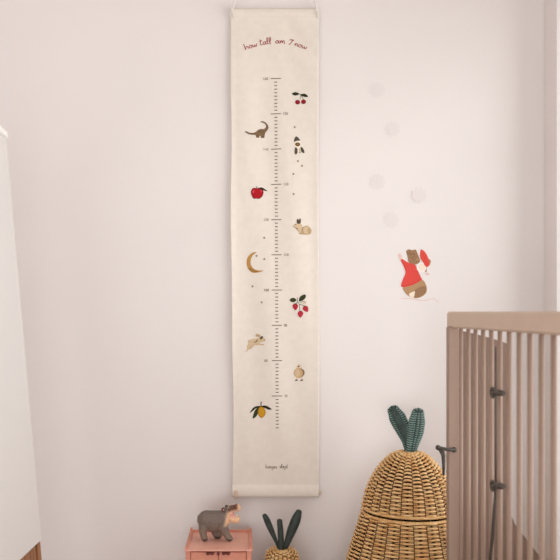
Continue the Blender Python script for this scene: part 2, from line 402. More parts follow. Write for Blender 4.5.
# sitting rabbit
p = Print(on_cloth); q = lambda pts: Q(286, 212, 18.67, pts)
p.poly(closed(q([(290, 400), (280, 330), (330, 275), (400, 250), (460, 290), (485, 350), (460, 405), (370, 415)])), 'p_sand2'); p.poly(closed(q([(310, 395), (315, 325), (370, 275), (430, 275), (470, 345), (440, 400)])), 'p_sand')
p.poly(closed(q([(135, 260), (175, 225), (240, 215), (310, 240), (290, 330), (270, 400), (235, 360), (190, 310)])), 'p_sand'); p.line(curve(q([(330, 280), (315, 330), (330, 380)])), .6, 'p_brown')
p.poly(closed(q([(215, 215), (205, 160), (225, 125), (245, 160), (248, 215)])), 'p_grey', 0); p.poly(closed(q([(250, 215), (248, 150), (268, 118), (285, 150), (275, 215)])), 'p_dkbrown', 0)
p.ell(*q([(185, 232)])[0], .8, .5, 'p_dkbrown', n=10, cuts=0); p.ell(*q([(206, 308)])[0], .8, .6, 'p_dkbrown', n=10, cuts=0); p.line(q([(140, 265), (200, 305), (250, 360)]), .35, 'p_brown')
p.poly(closed(q([(245, 400), (310, 380), (400, 405), (460, 400), (420, 418), (260, 415)])), 'p_sand2', 0)
p.done('rabbit_print', cloth)
# moon
p = Print(on_cloth); q = lambda pts: Q(246, 246, 18.67, pts)
mo = [(205, 112), (140, 118), (70, 165), (25, 235), (20, 350), (60, 440), (140, 495), (240, 490), (335, 458), (250, 455), (170, 435), (115, 385), (90, 310), (100, 230), (140, 160)]
p.poly(closed(q(mo), 3), 'p_gold'); p.poly(closed(q([(60, 400), (110, 420), (180, 460), (260, 468), (200, 488), (120, 480), (65, 440)]), 3), 'p_gold2')
p.done('moon_print', cloth)
# strawberries
p = Print(on_cloth); q = lambda pts: Q(286, 290, 17.5, pts)
for st in ([(205, 130), (205, 200), (240, 250), (245, 360)], [(205, 210), (180, 240)], [(235, 245), (290, 265), (340, 285)], [(260, 225), (310, 195), (350, 215)]): p.line(curve(q(st)), .5, 'p_olive')
p.poly(closed(q([(70, 175), (110, 138), (160, 145), (185, 180), (150, 210), (100, 208)])), 'p_green'); p.poly(closed(q([(235, 200), (240, 140), (280, 95), (345, 80), (350, 130), (310, 175), (265, 195)])), 'p_green')
p.line(q([(85, 178), (180, 182)]), .25, 'p_olive'); p.line(q([(245, 190), (335, 95)]), .25, 'p_olive')
for (x, y, rt) in ((168, 292, 0), (258, 420, .1), (352, 330, -.5)):
    c, s = math.cos(rt), math.sin(rt); bp = [(-45, -30), (0, -52), (45, -30), (42, 15), (5, 62), (-38, 20)]
    pts = q([(x + a * c - d * s, y + a * s + d * c) for a, d in bp]); p.poly(closed(pts), 'p_berry')
    for a, d in ((-20, -15), (12, -20), (0, 10), (-15, 25), (22, 8)):
        X, Y = q([(x + a * c - d * s, y + a * s + d * c)])[0]; p.ell(X, Y, .35, .4, 'p_pink', n=8, cuts=0)
    p.poly(q([(x + a * c - d * s, y + a * s + d * c) for a, d in ((-30, -48), (0, -36), (30, -48), (12, -58), (-12, -58))]), 'p_olive', 0)
X, Y = q([(325, 235)])[0]; p.ell(X, Y, 1.6, 1.1, 'p_sand'); p.ell(X, Y, .7, .5, 'p_cream', cuts=0)
p.done('strawberry_print', cloth)
# leaping puppy
p = Print(on_cloth); q = lambda pts: Q(242, 328, 18.67, pts)
p.poly(closed(q([(70, 440), (100, 400), (95, 340), (125, 290), (120, 250), (150, 225), (200, 205), (260, 195), (320, 180), (390, 170), (440, 215), (430, 245), (370, 265), (330, 285), (420, 305), (400, 325), (320, 315), (250, 320), (190, 370), (130, 395), (95, 440)]), 3), 'p_sand')
p.poly(closed(q([(125, 275), (120, 240), (150, 222), (175, 240), (160, 280)])), 'p_sand2', 0); p.poly(closed(q([(205, 240), (230, 212), (280, 205), (298, 230), (270, 265), (230, 270)])), 'p_dkbrown'); p.poly(closed(q([(340, 205), (355, 160), (395, 155), (390, 190), (360, 212)])), 'p_dkbrown', 0)
p.poly(closed(q([(260, 150), (275, 112), (335, 125), (345, 165), (300, 165)])), 'p_sand2', 0); p.poly(closed(q([(75, 438), (130, 390), (190, 345), (180, 380), (120, 405)])), 'p_sand2', 0); p.ell(*q([(428, 222)])[0], .5, .4, 'p_brown', n=8, cuts=0)
p.line(curve(q([(250, 318), (340, 305), (410, 318)])), .45, 'p_tan')
p.done('puppy_print', cloth)
# duckling
p = Print(on_cloth); q = lambda pts: Q(286, 358, 20, pts)
for s in (0, 105): p.line(q([(222 + s, 395), (222 + s, 440)]), .5, 'p_tan')
p.poly(closed(q([(215, 225), (235, 150), (268, 125), (305, 155), (318, 225)])), 'p_sand'); p.poly(closed(q([(228, 222), (245, 162), (268, 140), (294, 165), (304, 222)])), 'p_cream'); p.ell(*q([(268, 300)])[0], 5.1, 5.1, 'p_tan'); p.poly(closed(q([(300, 215), (360, 240), (380, 300), (350, 360), (320, 385), (345, 320), (345, 270)])), 'p_brown')
p.ell(*q([(240, 300)])[0], 2.6, 3.9, 'p_sand'); p.ell(*q([(262, 172)])[0], 1.1, 1, 'p_brown'); p.ell(*q([(262, 185)])[0], .6, .5, 'p_gold2', cuts=0)
for x in (215, 322): p.poly(closed(q([(x - 30, 460), (x - 8, 430), (x + 30, 440), (x + 28, 452)])), 'p_dkbrown', 0)
p.done('duckling_print', cloth)
# lemon
p = Print(on_cloth); q = lambda pts: Q(246, 398, 18.67, pts)
p.line(curve(q([(290, 160), (285, 110), (295, 70)])), .9, 'p_dkgreen')
p.poly(closed(q([(80, 282), (110, 220), (170, 165), (260, 150), (290, 165), (250, 190), (190, 200), (130, 245)])), 'p_dkgreen'); p.poly(closed(q([(130, 382), (145, 310), (175, 230), (240, 180), (245, 240), (215, 320), (170, 370)])), 'p_green')
p.poly(closed(q([(290, 160), (340, 140), (400, 150), (450, 180), (488, 210), (430, 218), (370, 195)])), 'p_dkgreen')
p.poly(closed(q([(290, 162), (345, 195), (372, 265), (350, 335), (318, 362), (295, 380), (270, 360), (240, 325), (228, 260), (245, 195)])), 'p_lemon2'); p.poly(closed(q([(290, 172), (335, 200), (358, 262), (335, 330), (295, 358), (258, 325), (245, 262), (258, 200)])), 'p_lemon')
p.line(curve(q([(100, 250), (170, 190), (260, 165)])), .3, 'p_olive'); p.line(curve(q([(150, 355), (200, 270), (238, 200)])), .3, 'p_olive')
p.done('lemon_print', cloth)

# ------------------------------------------------------------------ wall stickers
SWW = WALL / F
def on_wall(X, Y, layer): return Vector(((X - VX) * SWW, WALL - .0005 - .00008 * min(layer, 14), EYE - (Y - VY) * SWW))
where = ('highest of the five above the crib', 'second from the top of the five', 'left one of the middle pair', 'rightmost of the five', 'lowest, nearest the red jumper')
for (X, Y), wh in zip(((377, 90), (392, 129), (377, 182), (419, 195), (391, 220)), where):
    p = Print(on_wall)
    for k in range(9):
        a = 2 * PI * k / 9 + X
        p.ell(X + 4.6 * math.cos(a), Y + 4.6 * math.sin(a), 3.6, 2.2, 'd_lilac', a, cuts=0)
    p.ell(X, Y, 3.2, 3.2, 'd_lilac', cuts=0)
    tag(p.done('flower_sticker'), 'faint lilac flower sticker on the white wall, ' + wh, 'wall sticker', 'faint flower stickers on the wall')
q = lambda pts: Q(380, 230, 7, pts)
st = empty('animal_sticker', (at(413, 275, WALL).x, WALL, at(413, 275, WALL).z), 'flat wall sticker of a brown animal in red jumper holding a toadstool', 'wall sticker')
p = Print(on_wall)
p.poly(closed(q([(160, 400), (215, 385), (290, 348), (322, 385), (326, 430), (300, 462), (250, 478), (200, 462), (172, 435)])), 'd_brown2'); p.poly(closed(q([(245, 420), (290, 395), (322, 400), (315, 445), (265, 472), (238, 465)])), 'd_brown')
p.poly(closed(q([(205, 445), (245, 430), (238, 472), (210, 465)])), 'd_cream', 0); p.line(curve(q([(250, 425), (238, 470)])), .4, 'd_dark')
p.done('body', st)
p = Print(on_wall); p.layer = 3
p.poly(closed(q([(183, 150), (200, 136), (225, 142), (250, 138), (262, 165), (280, 215), (262, 236), (225, 245), (200, 225), (192, 185)])), 'd_brown'); p.ell(*q([(230, 178)])[0], 1.5, 1.9, 'd_dark', cuts=0); p.ell(*q([(228, 180)])[0], .9, 1.3, 'd_brown2', cuts=0)
p.ell(*q([(262, 205)])[0], 1.2, 1.0, 'd_brown2', cuts=0); p.line(curve(q([(190, 160), (215, 170), (235, 215)])), .35, 'd_dark')
p.done('head', st)
p = Print(on_wall); p.layer = 5
p.poly(closed(q([(142, 206), (160, 205), (185, 222), (225, 238), (250, 248), (265, 285), (285, 330), (290, 350), (220, 388), (150, 398), (158, 350), (178, 300), (165, 255)])), 'd_red'); p.line(curve(q([(150, 215), (178, 260), (182, 300)])), .35, 'd_red2'); p.line(curve(q([(285, 345), (220, 380), (155, 394)])), .5, 'd_red2')
p.poly(closed(q([(125, 175), (140, 165), (155, 190), (150, 206), (138, 200)])), 'd_pink', 0)
p.done('jumper', st)
p = Print(on_wall); p.layer = 5
p.poly(closed(q([(330, 205), (355, 215), (348, 245), (328, 262), (326, 292), (312, 285)])), 'd_brown2'); p.ell(*q([(290, 262)])[0], 4.9, 5, 'd_white'); p.ell(*q([(292, 262)])[0], 3.4, 3.5, 'd_cream')
p.poly(closed(q([(283, 142), (298, 140), (325, 170), (345, 225), (338, 255), (318, 255), (300, 225), (282, 195)])), 'd_red'); p.line(curve(q([(300, 165), (325, 240)])), .4, 'd_red2'); p.ell(*q([(330, 308)])[0], 2.2, 1.2, 'd_pink', cuts=0)
p.done('toadstool', st)
p = Print(on_wall); p.line(curve(q([(150, 478), (215, 482), (285, 492), (330, 492), (365, 480), (390, 488), (412, 512)])), .75, 'd_pink', .5); p.done('tail', st)

# ------------------------------------------------------------------ easel with white board at the left
YF, YN = 1.6, .98
bt, tp = Vector((-.4516, YF, .411)), Vector((-.531, YF, 1.315))
up = (tp - bt); LB = up.length; up.normalize(); nrm = Vector((up.z, 0, -up.x))     # nrm: the board's front, towards +x
es = empty('drawing_easel', (-.5, 1.29, 0), 'white board leaning back on brown wooden easel legs at the left edge', 'easel')
def slab(bm, s0, s1, y0, y1, t0, t1, bev=.002):
    k = len(bm.verts); r = bmesh.ops.create_cube(bm, size=1)
    for v in r['verts']:
        s = s0 + (v.co.z + .5) * (s1 - s0); t = t0 + (v.co.x + .5) * (t1 - t0); y = y0 + (v.co.y + .5) * (y1 - y0)
        v.co = Vector((bt.x, y, bt.z)) + up * s + nrm * t
    if bev: bmesh.ops.bevel(bm, geom=list({e for v in r['verts'] for e in v.link_edges}), offset=bev, segments=2, affect='EDGES')
b = bmesh.new(); slab(b, 0, LB - .012, YN, YF, -.012, 0); build('writing_board', b, M['board'], es, label='white writing board')
b = bmesh.new(); slab(b, LB - .012, LB + .004, YN - .004, YF + .003, -.014, .003); build('top_strip', b, M['white'], es)
S0 = -bt.z / up.z + .004
b = bmesh.new(); slab(b, -.13, -.002, YN + .02, YF - .028, -.026, -.006); build('apron', b, M['wood'], es)
for y in (YF - .026, YN):
    b = bmesh.new(); slab(b, S0, -.002, y, y + .028, -.034, -.004); slab(b, 0, LB - .03, y, y + .026, -.034, -.0125, .001)
    build('leg', b, M['wood'], es)
top = Vector((bt.x, 0, bt.z)) + up * (LB - .05) - nrm * .05
for y in (YF - .05, YN + .02):
    b = bmesh.new(); a = Vector((top.x, y, top.z)); c = Vector((top.x - .34, y, .008))
    d = (c - a).normalized(); s = Vector((-d.z, 0, d.x)) * .014; w = Vector((0, .026, 0))
    vs = [b.verts.new(v) for v in (a - s, a + s, a + s + w, a - s + w, c - s, c + s, c + s + w, c - s + w)]
    for f in ((0, 1, 2, 3), (7, 6, 5, 4), (0, 4, 5, 1), (1, 5, 6, 2), (2, 6, 7, 3), (3, 7, 4, 0)): b.faces.new([vs[i] for i in f])
    bmesh.ops.recalc_face_normals(b, faces=b.faces)
    build('rear_leg', b, M['wood'], es)

# ------------------------------------------------------------------ pink toy cabinet
CX0, CX1, CY0, CY1, CZ = at(185, 0, 1.78).x, at(252, 0, 1.78).x, 1.785, 1.958, .338
cab = empty('toy_cabinet', ((CX0 + CX1) / 2, (CY0 + CY1) / 2, 0), 'small salmon pink wooden toy cabinet under the toy hippo', 'toy cabinet')
i_ = .004
b = bmesh.new()
bx(b, CX0 + .002, CX1 - .002, CY0 + .012, CY1 - .003, .012, CZ - .0045, .001)
build('body', b, M['pinkd'], cab)
b = bmesh.new(); bx(b, CX0 + .012, CX1 - .012, CY0 + .004, CY0 + .014, .012, .03, .001); build('plinth', b, M['pinkd'], cab)
for x in (CX0 + .001, CX1 - .013):
    for y in (CY0 + .002, CY1 - .016):
        b = bmesh.new(); bx(b, x, x + .012, y, y + .012, 0, CZ - .0045, .0015); build('corner_post', b, M['pinkd'], cab)
b = bmesh.new(); bx(b, CX0 - .002, CX1 + .002, CY0 - .004, CY1, CZ - .0045, CZ, .0016); lid = build('lid', b, M['pink'], cab)
b = bmesh.new()
bx(b, CX0 - .001, CX0 + .008, CY0 + .004, CY1 - .002, CZ - .001, CZ + .0035, .0012); bx(b, CX1 - .008, CX1 + .001, CY0 + .004, CY1 - .002, CZ - .001, CZ + .0035, .0012)
bx(b, CX0, CX1, CY1 - .01, CY1 - .002, CZ - .001, CZ + .006, .0012)
build('lid_rim', b, M['pinkd'], lid)
for x in (CX0 + .0035, CX1 - .0035):
    b = bmesh.new(); tube(b, [(x, CY1 - .006, CZ + .003), (x, CY1 - .006, CZ + .0085), (x, CY1 - .006, CZ + .0125)], [.0042, .0036, .002], 12); build('finial', b, M['pinkd'], lid)
xm = (CX0 + CX1) / 2
for x0, x1, hx in ((CX0 + .014, xm - .0008, at(210, 0, 1.78).x), (xm + .0008, CX1 - .014, at(226, 0, 1.78).x)):
    b = bmesh.new(); bx(b, x0, x1, CY0 + .004, CY0 + .013, .032, CZ - .0085, .0012); bx(b, x0 + .012, x1 - .012, CY0 + .002, CY0 + .006, .05, CZ - .045, .001)
    dr = build('door', b, M['pinkd'], cab)
    b = bmesh.new(); zc = at(0, 554, 1.78).z; yy = CY0 - .001
    for s in (-1, 1): ball(b, (hx + s * .0055, yy, zc), (.0048, .003, .0042), su=12, sv=8)
    tube(b, [(hx - .004, yy - .001, zc), (hx + .004, yy - .001, zc)], .0016, 8); tube(b, [(hx, yy + .005, zc), (hx, yy - .002, zc)], .0022, 8)
    build('handle', b, M['rust'], dr)
b = bmesh.new(); zc = at(0, 554, 1.78).z; xm2 = at(218, 0, 1.78).x
bx(b, xm2 - .003, xm2 + .003, CY0 - .001, CY0 + .005, zc - .005, zc + .004, .0012); ball(b, (xm2, CY0 - .0005, zc + .0055), (.0028, .002, .0028), su=10, sv=8)
build('latch', b, M['rust'], cab)

# ------------------------------------------------------------------ hippo figurine (one continuous body)
HS, HY, HX = 384.5, 1.873, 214.0
hz0 = CZ + .0002
def hp(X, Y, v=0): return Vector(((X - VX) * HY / F, HY + v / HS, hz0 + (539.3 - Y) / HS))
hip = empty('toy_hippo', hp(HX, 539.3), 'grey toy hippo with open mouth standing on the pink cabinet', 'toy animal')
b = bmesh.new()
def el(X, Y, v, rX, rY, rv, ang=0): ball(b, hp(X, Y, v), (rX / HS, rv / HS, rY / HS), rot=Matrix.Rotation(ang, 3, 'Y'), su=24, sv=16)
def limb(pts):
    P = [hp(x, y, v) for x, y, v, r in pts]; R = [r / HS for *_, r in pts]
    for i in range(len(P) - 1):
        for k in range(9):
            t = k / 8; ball(b, P[i].lerp(P[i + 1], t), R[i] + (R[i + 1] - R[i]) * t, su=14, sv=10)
limb([(206.8, 519.2, 0, 9.3), (213, 520, 0, 9.9), (221, 519.4, 0, 9.4)]); el(213.5, 522, 0, 13, 9.6, 9.6); el(205.5, 521, 0, 7.6, 9.6, 8.8); el(226, 515.6, 0, 5.5, 7.4, 6.6)
limb([(203.2, 526, -4.6, 4.6), (203.4, 531, -4.9, 3.9), (204.2, 535.2, -5, 3.5), (205.2, 536.4, -5, 3.0)])
limb([(213.8, 528, 4.4, 4.2), (214.6, 533, 4.8, 3.5), (216, 536.4, 4.8, 3.0)])
limb([(222.8, 525, -4.4, 5.2), (225.8, 531, -4.8, 4.0), (228.0, 535.2, -5, 3.4), (230.2, 536.5, -5.2, 2.8)])
limb([(217.6, 527, 4.2, 4.6), (218.4, 532, 4.6, 3.7), (218.9, 536.4, 4.8, 3.0)])
el(229, 512.4, 0, 4.8, 5.6, 5.8)
limb([(228.6, 509.8, 0, 4.4), (233, 508.2, 0, 3.6), (236, 507.4, 0, 3.3)]); el(237.6, 507.0, -1.9, 3, 3.7, 2.8, -.5); el(237.6, 507.0, 1.9, 3, 3.7, 2.8, -.5)
limb([(229, 516, 0, 4.8), (233, 518.6, 0, 3.9), (236, 519.8, 0, 3.2)]); el(237.4, 519.2, -1.7, 2.8, 3.6, 2.6, .3); el(237.4, 519.2, 1.7, 2.8, 3.6, 2.6, .3)
limb([(198.6, 516, 0, 1.3), (197.9, 521, -.6, .9)])
tmp = build('tmp_hippo', b, M['hippo'])
rm = tmp.modifiers.new('r', 'REMESH'); rm.mode = 'VOXEL'; rm.voxel_size = .0009
sm = tmp.modifiers.new('s', 'SMOOTH'); sm.iterations = 12; sm.factor = .5
me = bpy.data.meshes.new_from_object(tmp.evaluated_get(bpy.context.evaluated_depsgraph_get()))
bpy.data.objects.remove(tmp)
ca = me.color_attributes.new('paint', 'FLOAT_COLOR', 'POINT')
def mix(a, c, t): return tuple(x + (y - x) * t for x, y in zip(a, c))
def sst(a, c, x): t = max(0, min(1, (x - a) / (c - a))); return t * t * (3 - 2 * t)
zmin = min(v.co.z for v in me.vertices)
for v in me.vertices:
    v.co.z += max(0, .0012 - (v.co.z - hz0)) if v.co.z - hz0 < .0012 else 0
    X = v.co.x * F / HY + VX; Y = 539.3 - (v.co.z - hz0) * HS
    col = lin((122, 107, 97)); j = random.uniform(-1, 1) * .03 + .22 * noise.noise(v.co * 260) + .16 * noise.noise(v.co * 700)
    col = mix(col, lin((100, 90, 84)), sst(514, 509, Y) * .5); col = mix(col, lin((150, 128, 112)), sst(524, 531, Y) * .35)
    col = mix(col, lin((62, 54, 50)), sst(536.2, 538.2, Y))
    head = sst(225.0, 228.6, X + (Y - 514) * .25) * sst(526, 521, Y)
    col = mix(col, lin((240, 198, 160)), head)
    crown = sst(512, 509, Y + (X - 230) * .3) * head * sst(240, 235.5, X)
    col = mix(col, lin((104, 68, 50)), crown)
    inside = math.exp(-(((X - 233.5) / 4.5) ** 2 + ((Y - 513.6) / 2.6) ** 2))
    col = mix(col, lin((240, 172, 160)), min(1, inside * 1.2))
    ca.data[v.index].color = tuple(max(0, c + j * c) for c in col[:3]) + (1,)
for v in me.vertices: v.co -= hip.location
for f in me.polygons: f.use_smooth = True
me.materials.clear(); me.materials.append(M['hippo'])
ob = bpy.data.objects.new('body', me); link(ob, hip)
for v in (-4.4, 4.4):
    b = bmesh.new(); el(223.2 + (v > 0) * 3.2, 508 + (v > 0) * -.6, v, 1.7, 2.0, 1.1, .3); ball(b, hp(223.6 + (v > 0) * 3.2, 508.2 + (v > 0) * -.6, v - .7), (.9 / HS, .7 / HS, 1.1 / HS), 1)
    build('ear', b, [M['dark'], M['rose']], hip)
    b = bmesh.new(); el(228.6, 508.3, v * .95, .9, .9, .8); build('eye', b, M['dark'], hip)
for v in (-2.6, 2.6):
    b = bmesh.new(); P = [hp(236.3, 517, v), hp(236.8, 515.2, v), hp(236.6, 513.8, v)]; tube(b, P, [1 / HS, .8 / HS, .3 / HS], 8); build('tusk', b, M['tusk'], hip)
    b = bmesh.new(); el(239.6, 505.4, v * .6, .7, .8, .7); build('nostril', b, M['rose'], hip)

# ------------------------------------------------------------------ woven baskets
def profile_pts(prof, pitch):
    """equal steps along a smooth radius/height profile"""
    pts = curve(prof, 12); out = [pts[0]]; acc = 0
    for a, c in zip(pts, pts[1:]):
        d = math.hypot(c[0] - a[0], c[1] - a[1]); pos = 0
        while acc + (d - pos) >= pitch:
            pos += pitch - acc; t = pos / d; out.append((a[0] + (c[0] - a[0]) * t, a[1] + (c[1] - a[1]) * t)); acc = 0
        acc += d - pos
    return out
def weave(bm, cx_, cy_, prof, n, pitch, r, amp, mi=0, mic=1, seg_per=8, lobe=.003):
    pts = profile_pts(prof, pitch)
    segs = n * seg_per
    for k, (R, z) in enumerate(pts):
        a0 = pts[max(k - 1, 0)]; a1 = pts[min(k + 1, len(pts) - 1)]
        tr, tz = a1[0] - a0[0], a1[1] - a0[1]; l = math.hypot(tr, tz) or 1; nr, nz = tz / l, -tr / l
        if nr < 0 and abs(nr) > .2: nr, nz = -nr, -nz
        if (cz_mid - z) * nz > 0 and R < .7 * max(p_[0] for p_ in pts): nz = abs(nz) if z > cz_mid else nz
        loop = []; rad = []; am = amp * min(1, R / .03); rj = r * random.uniform(.94, 1.06)
        ph = PI * (k % 2); jit = random.uniform(-.15, .15)
        for s in range(segs):
            th = 2 * PI * s / segs; w = math.cos(n * th / 2 + ph)
            lb = am * w - lobe * min(1, R / .05) * (1 - abs(math.cos(n * th / 2))) ** 1.3; rr = R + nr * lb; zz = z + nz * lb + .0005 * math.sin(3 * th + k * 1.7 + jit)
            rad.append(rj * (1 + .42 * max(0, w) ** 1.2 * min(1, R / .03)))
            loop.append((cx_ + rr * math.cos(th), cy_ + rr * math.sin(th), zz))
        tube(bm, loop, rad, 6, closed=True, mi=mi)
    # stakes under the weave, in the same painted shade colour
    for s in range(n):
        th = 2 * PI * (s + .5) / n
        tube(bm, [(cx_ + (R) * math.cos(th), cy_ + (R) * math.sin(th), z) for R, z in pts[::2]], r * .8, 5, mi=mic)
    # added core, its dark colour stands for the shade inside the hollow basket
    core = [(max(R - r * 1.3 - lobe, .001), z) for R, z in pts[::2]]; NS = 48
    rg = [[bm.verts.new((cx_ + R * math.cos(2 * PI * s / NS), cy_ + R * math.sin(2 * PI * s / NS), z)) for s in range(NS)] for R, z in core]
    for a, c in zip(rg, rg[1:]):
        for s in range(NS):
            f = bm.faces.new((a[s], a[(s + 1) % NS], c[(s + 1) % NS], c[s])); f.material_index = mic; f.smooth = True
def braid(bm, cx_, cy_, R, z, r, strands=2, turns=34, mi=0, amp=None):
    amp = amp or r * .8
    for s in range(strands):
        N = turns * 8; tube(bm, [(cx_ + (R + amp * math.cos(turns * t + 2 * PI * s / strands)) * math.cos(t), cy_ + (R + amp * math.cos(turns * t + 2 * PI * s / strands)) * math.sin(t), z + amp * math.sin(turns * t + 2 * PI * s / strands)) for t in [2 * PI * i / N for i in range(N)]], r, 5, closed=True, mi=mi)
def leaf(bm, spine, widths, nrm_, pitch, r, thick=.32, mi=0, mis=1, ribs=0):
    """a leaf of cane: a filled dark blade, its rim whipped with paler strands, and woven ribs"""
    pts = [Vector(p_) for p_ in spine]; L = [0]
    for a, c in zip(pts, pts[1:]): L.append(L[-1] + (c - a).length)
    n = int(L[-1] / pitch)
    def samp(arr, s):
        s = max(0, min(L[-1], s))
        for i in range(len(L) - 1):
            if s <= L[i + 1] + 1e-9:
                t = (s - L[i]) / (L[i + 1] - L[i]); return arr[i] + (arr[i + 1] - arr[i]) * t
        return arr[-1]
    def fr_(s):
        p_ = samp(pts, s); t = (samp(pts, s + .012) - samp(pts, s - .012)).normalized()
        side = t.cross(nrm_).normalized(); nn = side.cross(t).normalized()
        w = (samp(widths, s - .006) + samp(widths, s) * 2 + samp(widths, s + .006)) / 4
        return p_, t, side, nn, w, max(w * thick, r)
    N = 24; ring = []; m = max(12, int(L[-1] / .002))
    for k in range(m + 1):
        p_, t, side, nn, w, th = fr_(L[-1] * k / m)
        ring.append([bm.verts.new(p_ + side * w * math.cos(2 * PI * q_ / N) + nn * th * math.sin(2 * PI * q_ / N)) for q_ in range(N)])
    wl = widths[-1]                                   # round the tip off
    p_, t, side, nn, w, th = fr_(L[-1])
    for j in range(1, 6):
        a = PI / 2 * j / 6; ring.append([bm.verts.new(p_ + t * w * .8 * math.sin(a) + (side * w * math.cos(2 * PI * q_ / N) + nn * th * math.sin(2 * PI * q_ / N)) * math.cos(a)) for q_ in range(N)])
    for a, c in zip(ring, ring[1:]):
        for q_ in range(N):
            f = bm.faces.new((a[q_], a[(q_ + 1) % N], c[(q_ + 1) % N], c[q_])); f.smooth = True; f.material_index = mi
    bm.faces.new(ring[0][::-1]).material_index = mi; bm.faces.new(ring[-1]).material_index = mi
    for k in range(n + 1):
        p_, t, side, nn, w, th = fr_(L[-1] * k / n)
        for sg in (1, -1):
            arc_ = [p_ + side * sg * ((w + r * .3) * math.cos(a)) + nn * ((th + r * .3) * math.sin(a)) + t * (.0012 * a * sg) for a in (-.9, -.5, 0, .4, .75, 1.05)]
            tube(bm, arc_, r, 5, mi=mis)
        if k and ribs:
            for q_ in ((0, -.45, .45) if ribs == 3 else (0,)):
                c_ = p_ + side * w * q_ + nn * (th * math.sqrt(1 - q_ * q_) + r * .3)
                tube(bm, [c_ - side * w * .13 - t * .001, c_ + nn * r * .6, c_ + side * w * .13 + t * .001], r * .8, 5, mi=mis)
    p_, t, side, nn, w, th = fr_(L[-1])
    for j in range(-3, 4):
        a = j * .38; d = side * math.sin(a) * w + t * w * .8 * math.cos(a)
        tube(bm, [p_ + d * 1.04 - nn * th * .3, p_ + d * 1.04 + nn * th * .3, p_ + d * .7 + nn * th * .75], r, 5, mi=mis if j % 2 else mi)

# big pear
PY = 1.83; PS = F / PY; PX = at(409, 0, PY).x
def pz(Y): return EYE - (Y - VY) / PS
pear = empty('pear_basket', (PX, PY, 0), 'large golden wicker pear shaped basket with two green leaves beside the crib', 'basket')
seam = .4275
body_prof = [(.10, .004), (.135, .01), (.158, .06), (.168, .13), (.168, .2), (.152, .29), (.140, .332), (.1265, .375), (.1140, seam - .009)]
lid_prof = [(.1130, seam + .004), (.1090, pz(500)), (.100, pz(488)), (.0895, pz(479)), (.0765, pz(470.5)), (.061, pz(463)), (.043, pz(456.6)), (.024, pz(453.6)), (.010, pz(453.4))]
cz_mid = .15
b = bmesh.new(); weave(b, PX, PY, body_prof, 24, .0046, .0020, .0062, lobe=.0016); braid(b, PX, PY, .1155, seam - .0085, .0024, 3, 30); build('body', b, [M['wick'], M['wick_shade']], pear)
cz_mid = seam
b = bmesh.new(); weave(b, PX, PY, lid_prof, 24, .0046, .0020, .0062, lobe=.0016); braid(b, PX, PY, .1145, seam + .0035, .0024, 3, 30); plid = build('lid', b, [M['wick'], M['wick_shade']], pear)
nf = Vector((0, -1, 0))
def P3(X, Y, dy=0): return at(X, Y, PY + dy)
b = bmesh.new()
leaf(b, [P3(411, 454), P3(413, 444), P3(415.5, 432), P3(417, 421), P3(417.8, 413.5)], [.0125, .0160, .0222, .0225, .0165], (nf + Vector((.2, 0, 0))).normalized(), .0056, .0014, ribs=3)
build('leaf', b, [M['leaf'], M['stitch']], plid)
b = bmesh.new()
leaf(b, [P3(410, 453.5, .012), P3(407, 441, .016), P3(402.5, 428, .02), P3(397, 417, .022), P3(393.6, 410.5, .024)], [.0105, .0125, .0200, .0215, .0150], (nf + Vector((-.3, 0, 0))).normalized(), .0056, .0014, ribs=0)
build('leaf', b, [M['leaf'], M['stitch']], plid)

# small basket
BY = 1.86; BS = F / BY; BX = at(282, 0, BY).x
def sz(Y): return EYE - (Y - VY) / BS
sb = empty('fruit_basket', (BX, BY, 0), 'small wicker basket with three slim dark leaves beside the pink cabinet', 'basket')
cz_mid = .15
b = bmesh.new()
weave(b, BX, BY, [(.042, .004), (.055, .01), (.066, .06), (.069, .12), (.067, .18), (.060, .235), (.05, sz(571)), (.044, sz(563)), (.0385, sz(554.5)), (.034, sz(551.2)), (.024, sz(550)), (.006, sz(549.8))], 22, .0042, .0018, .0030)
build('body', b, [M['wick'], M['wick_shade']], sb)
def B3(X, Y, dy=0): return at(X, Y, BY + dy)
for sp, wd in (([B3(280.5, 551), B3(276, 541), B3(270.5, 528.5), B3(266.5, 519), B3(264.6, 515.6)], [.003, .0036, .0068, .0074, .0045]),
               ([B3(281.2, 551.5, -.006), B3(281, 540, -.006), B3(280.3, 528, -.006), B3(279.6, 521, -.006)], [.0068, .0068, .0064, .0058]),
               ([B3(284, 551), B3(287.5, 542), B3(291.5, 531), B3(295.5, 521), B3(298, 514), B3(298.8, 512)], [.0046, .0072, .0112, .0120, .0092, .006])):
    b = bmesh.new(); leaf(b, sp, wd, nf, .0036, .0013, .38); build('leaf', b, [M['leafd'], M['leafd']], sb)

# ------------------------------------------------------------------ crib
def side_x(y): return .449 + (1.6 - y) * .0358
def yX(X): return 1 / (.625 + (X - 447) * .00274)
CYN = .60
def top_z(y): return EYE + 34.4 * y / F
crib = empty('crib', (.64, 1.1, 0), 'taupe slatted crib with dark metal fittings in the right foreground', 'crib')
b = bmesh.new()
ys = [1.6, 1.3, 1.07, .8, CYN]; h = .0358; t = .02
secs = []
for y in ys:
    x = side_x(y); z = top_z(y); c = .004
    secs.append([b.verts.new(v) for v in ((x, y, z - c), (x + c, y, z), (x + t - c, y, z), (x + t, y, z - c), (x + t, y, z - h + c), (x + t - c, y, z - h), (x + c, y, z - h), (x, y, z - h + c))])
for s0, s1 in zip(secs, secs[1:]):
    for k in range(8): b.faces.new((s0[k], s0[(k + 1) % 8], s1[(k + 1) % 8], s1[k]))
b.faces.new(secs[0]); b.faces.new(secs[-1][::-1]); bmesh.ops.recalc_face_normals(b, faces=b.faces)
build('top_rail', b, M['rail'], crib, label='paler taupe top rail')
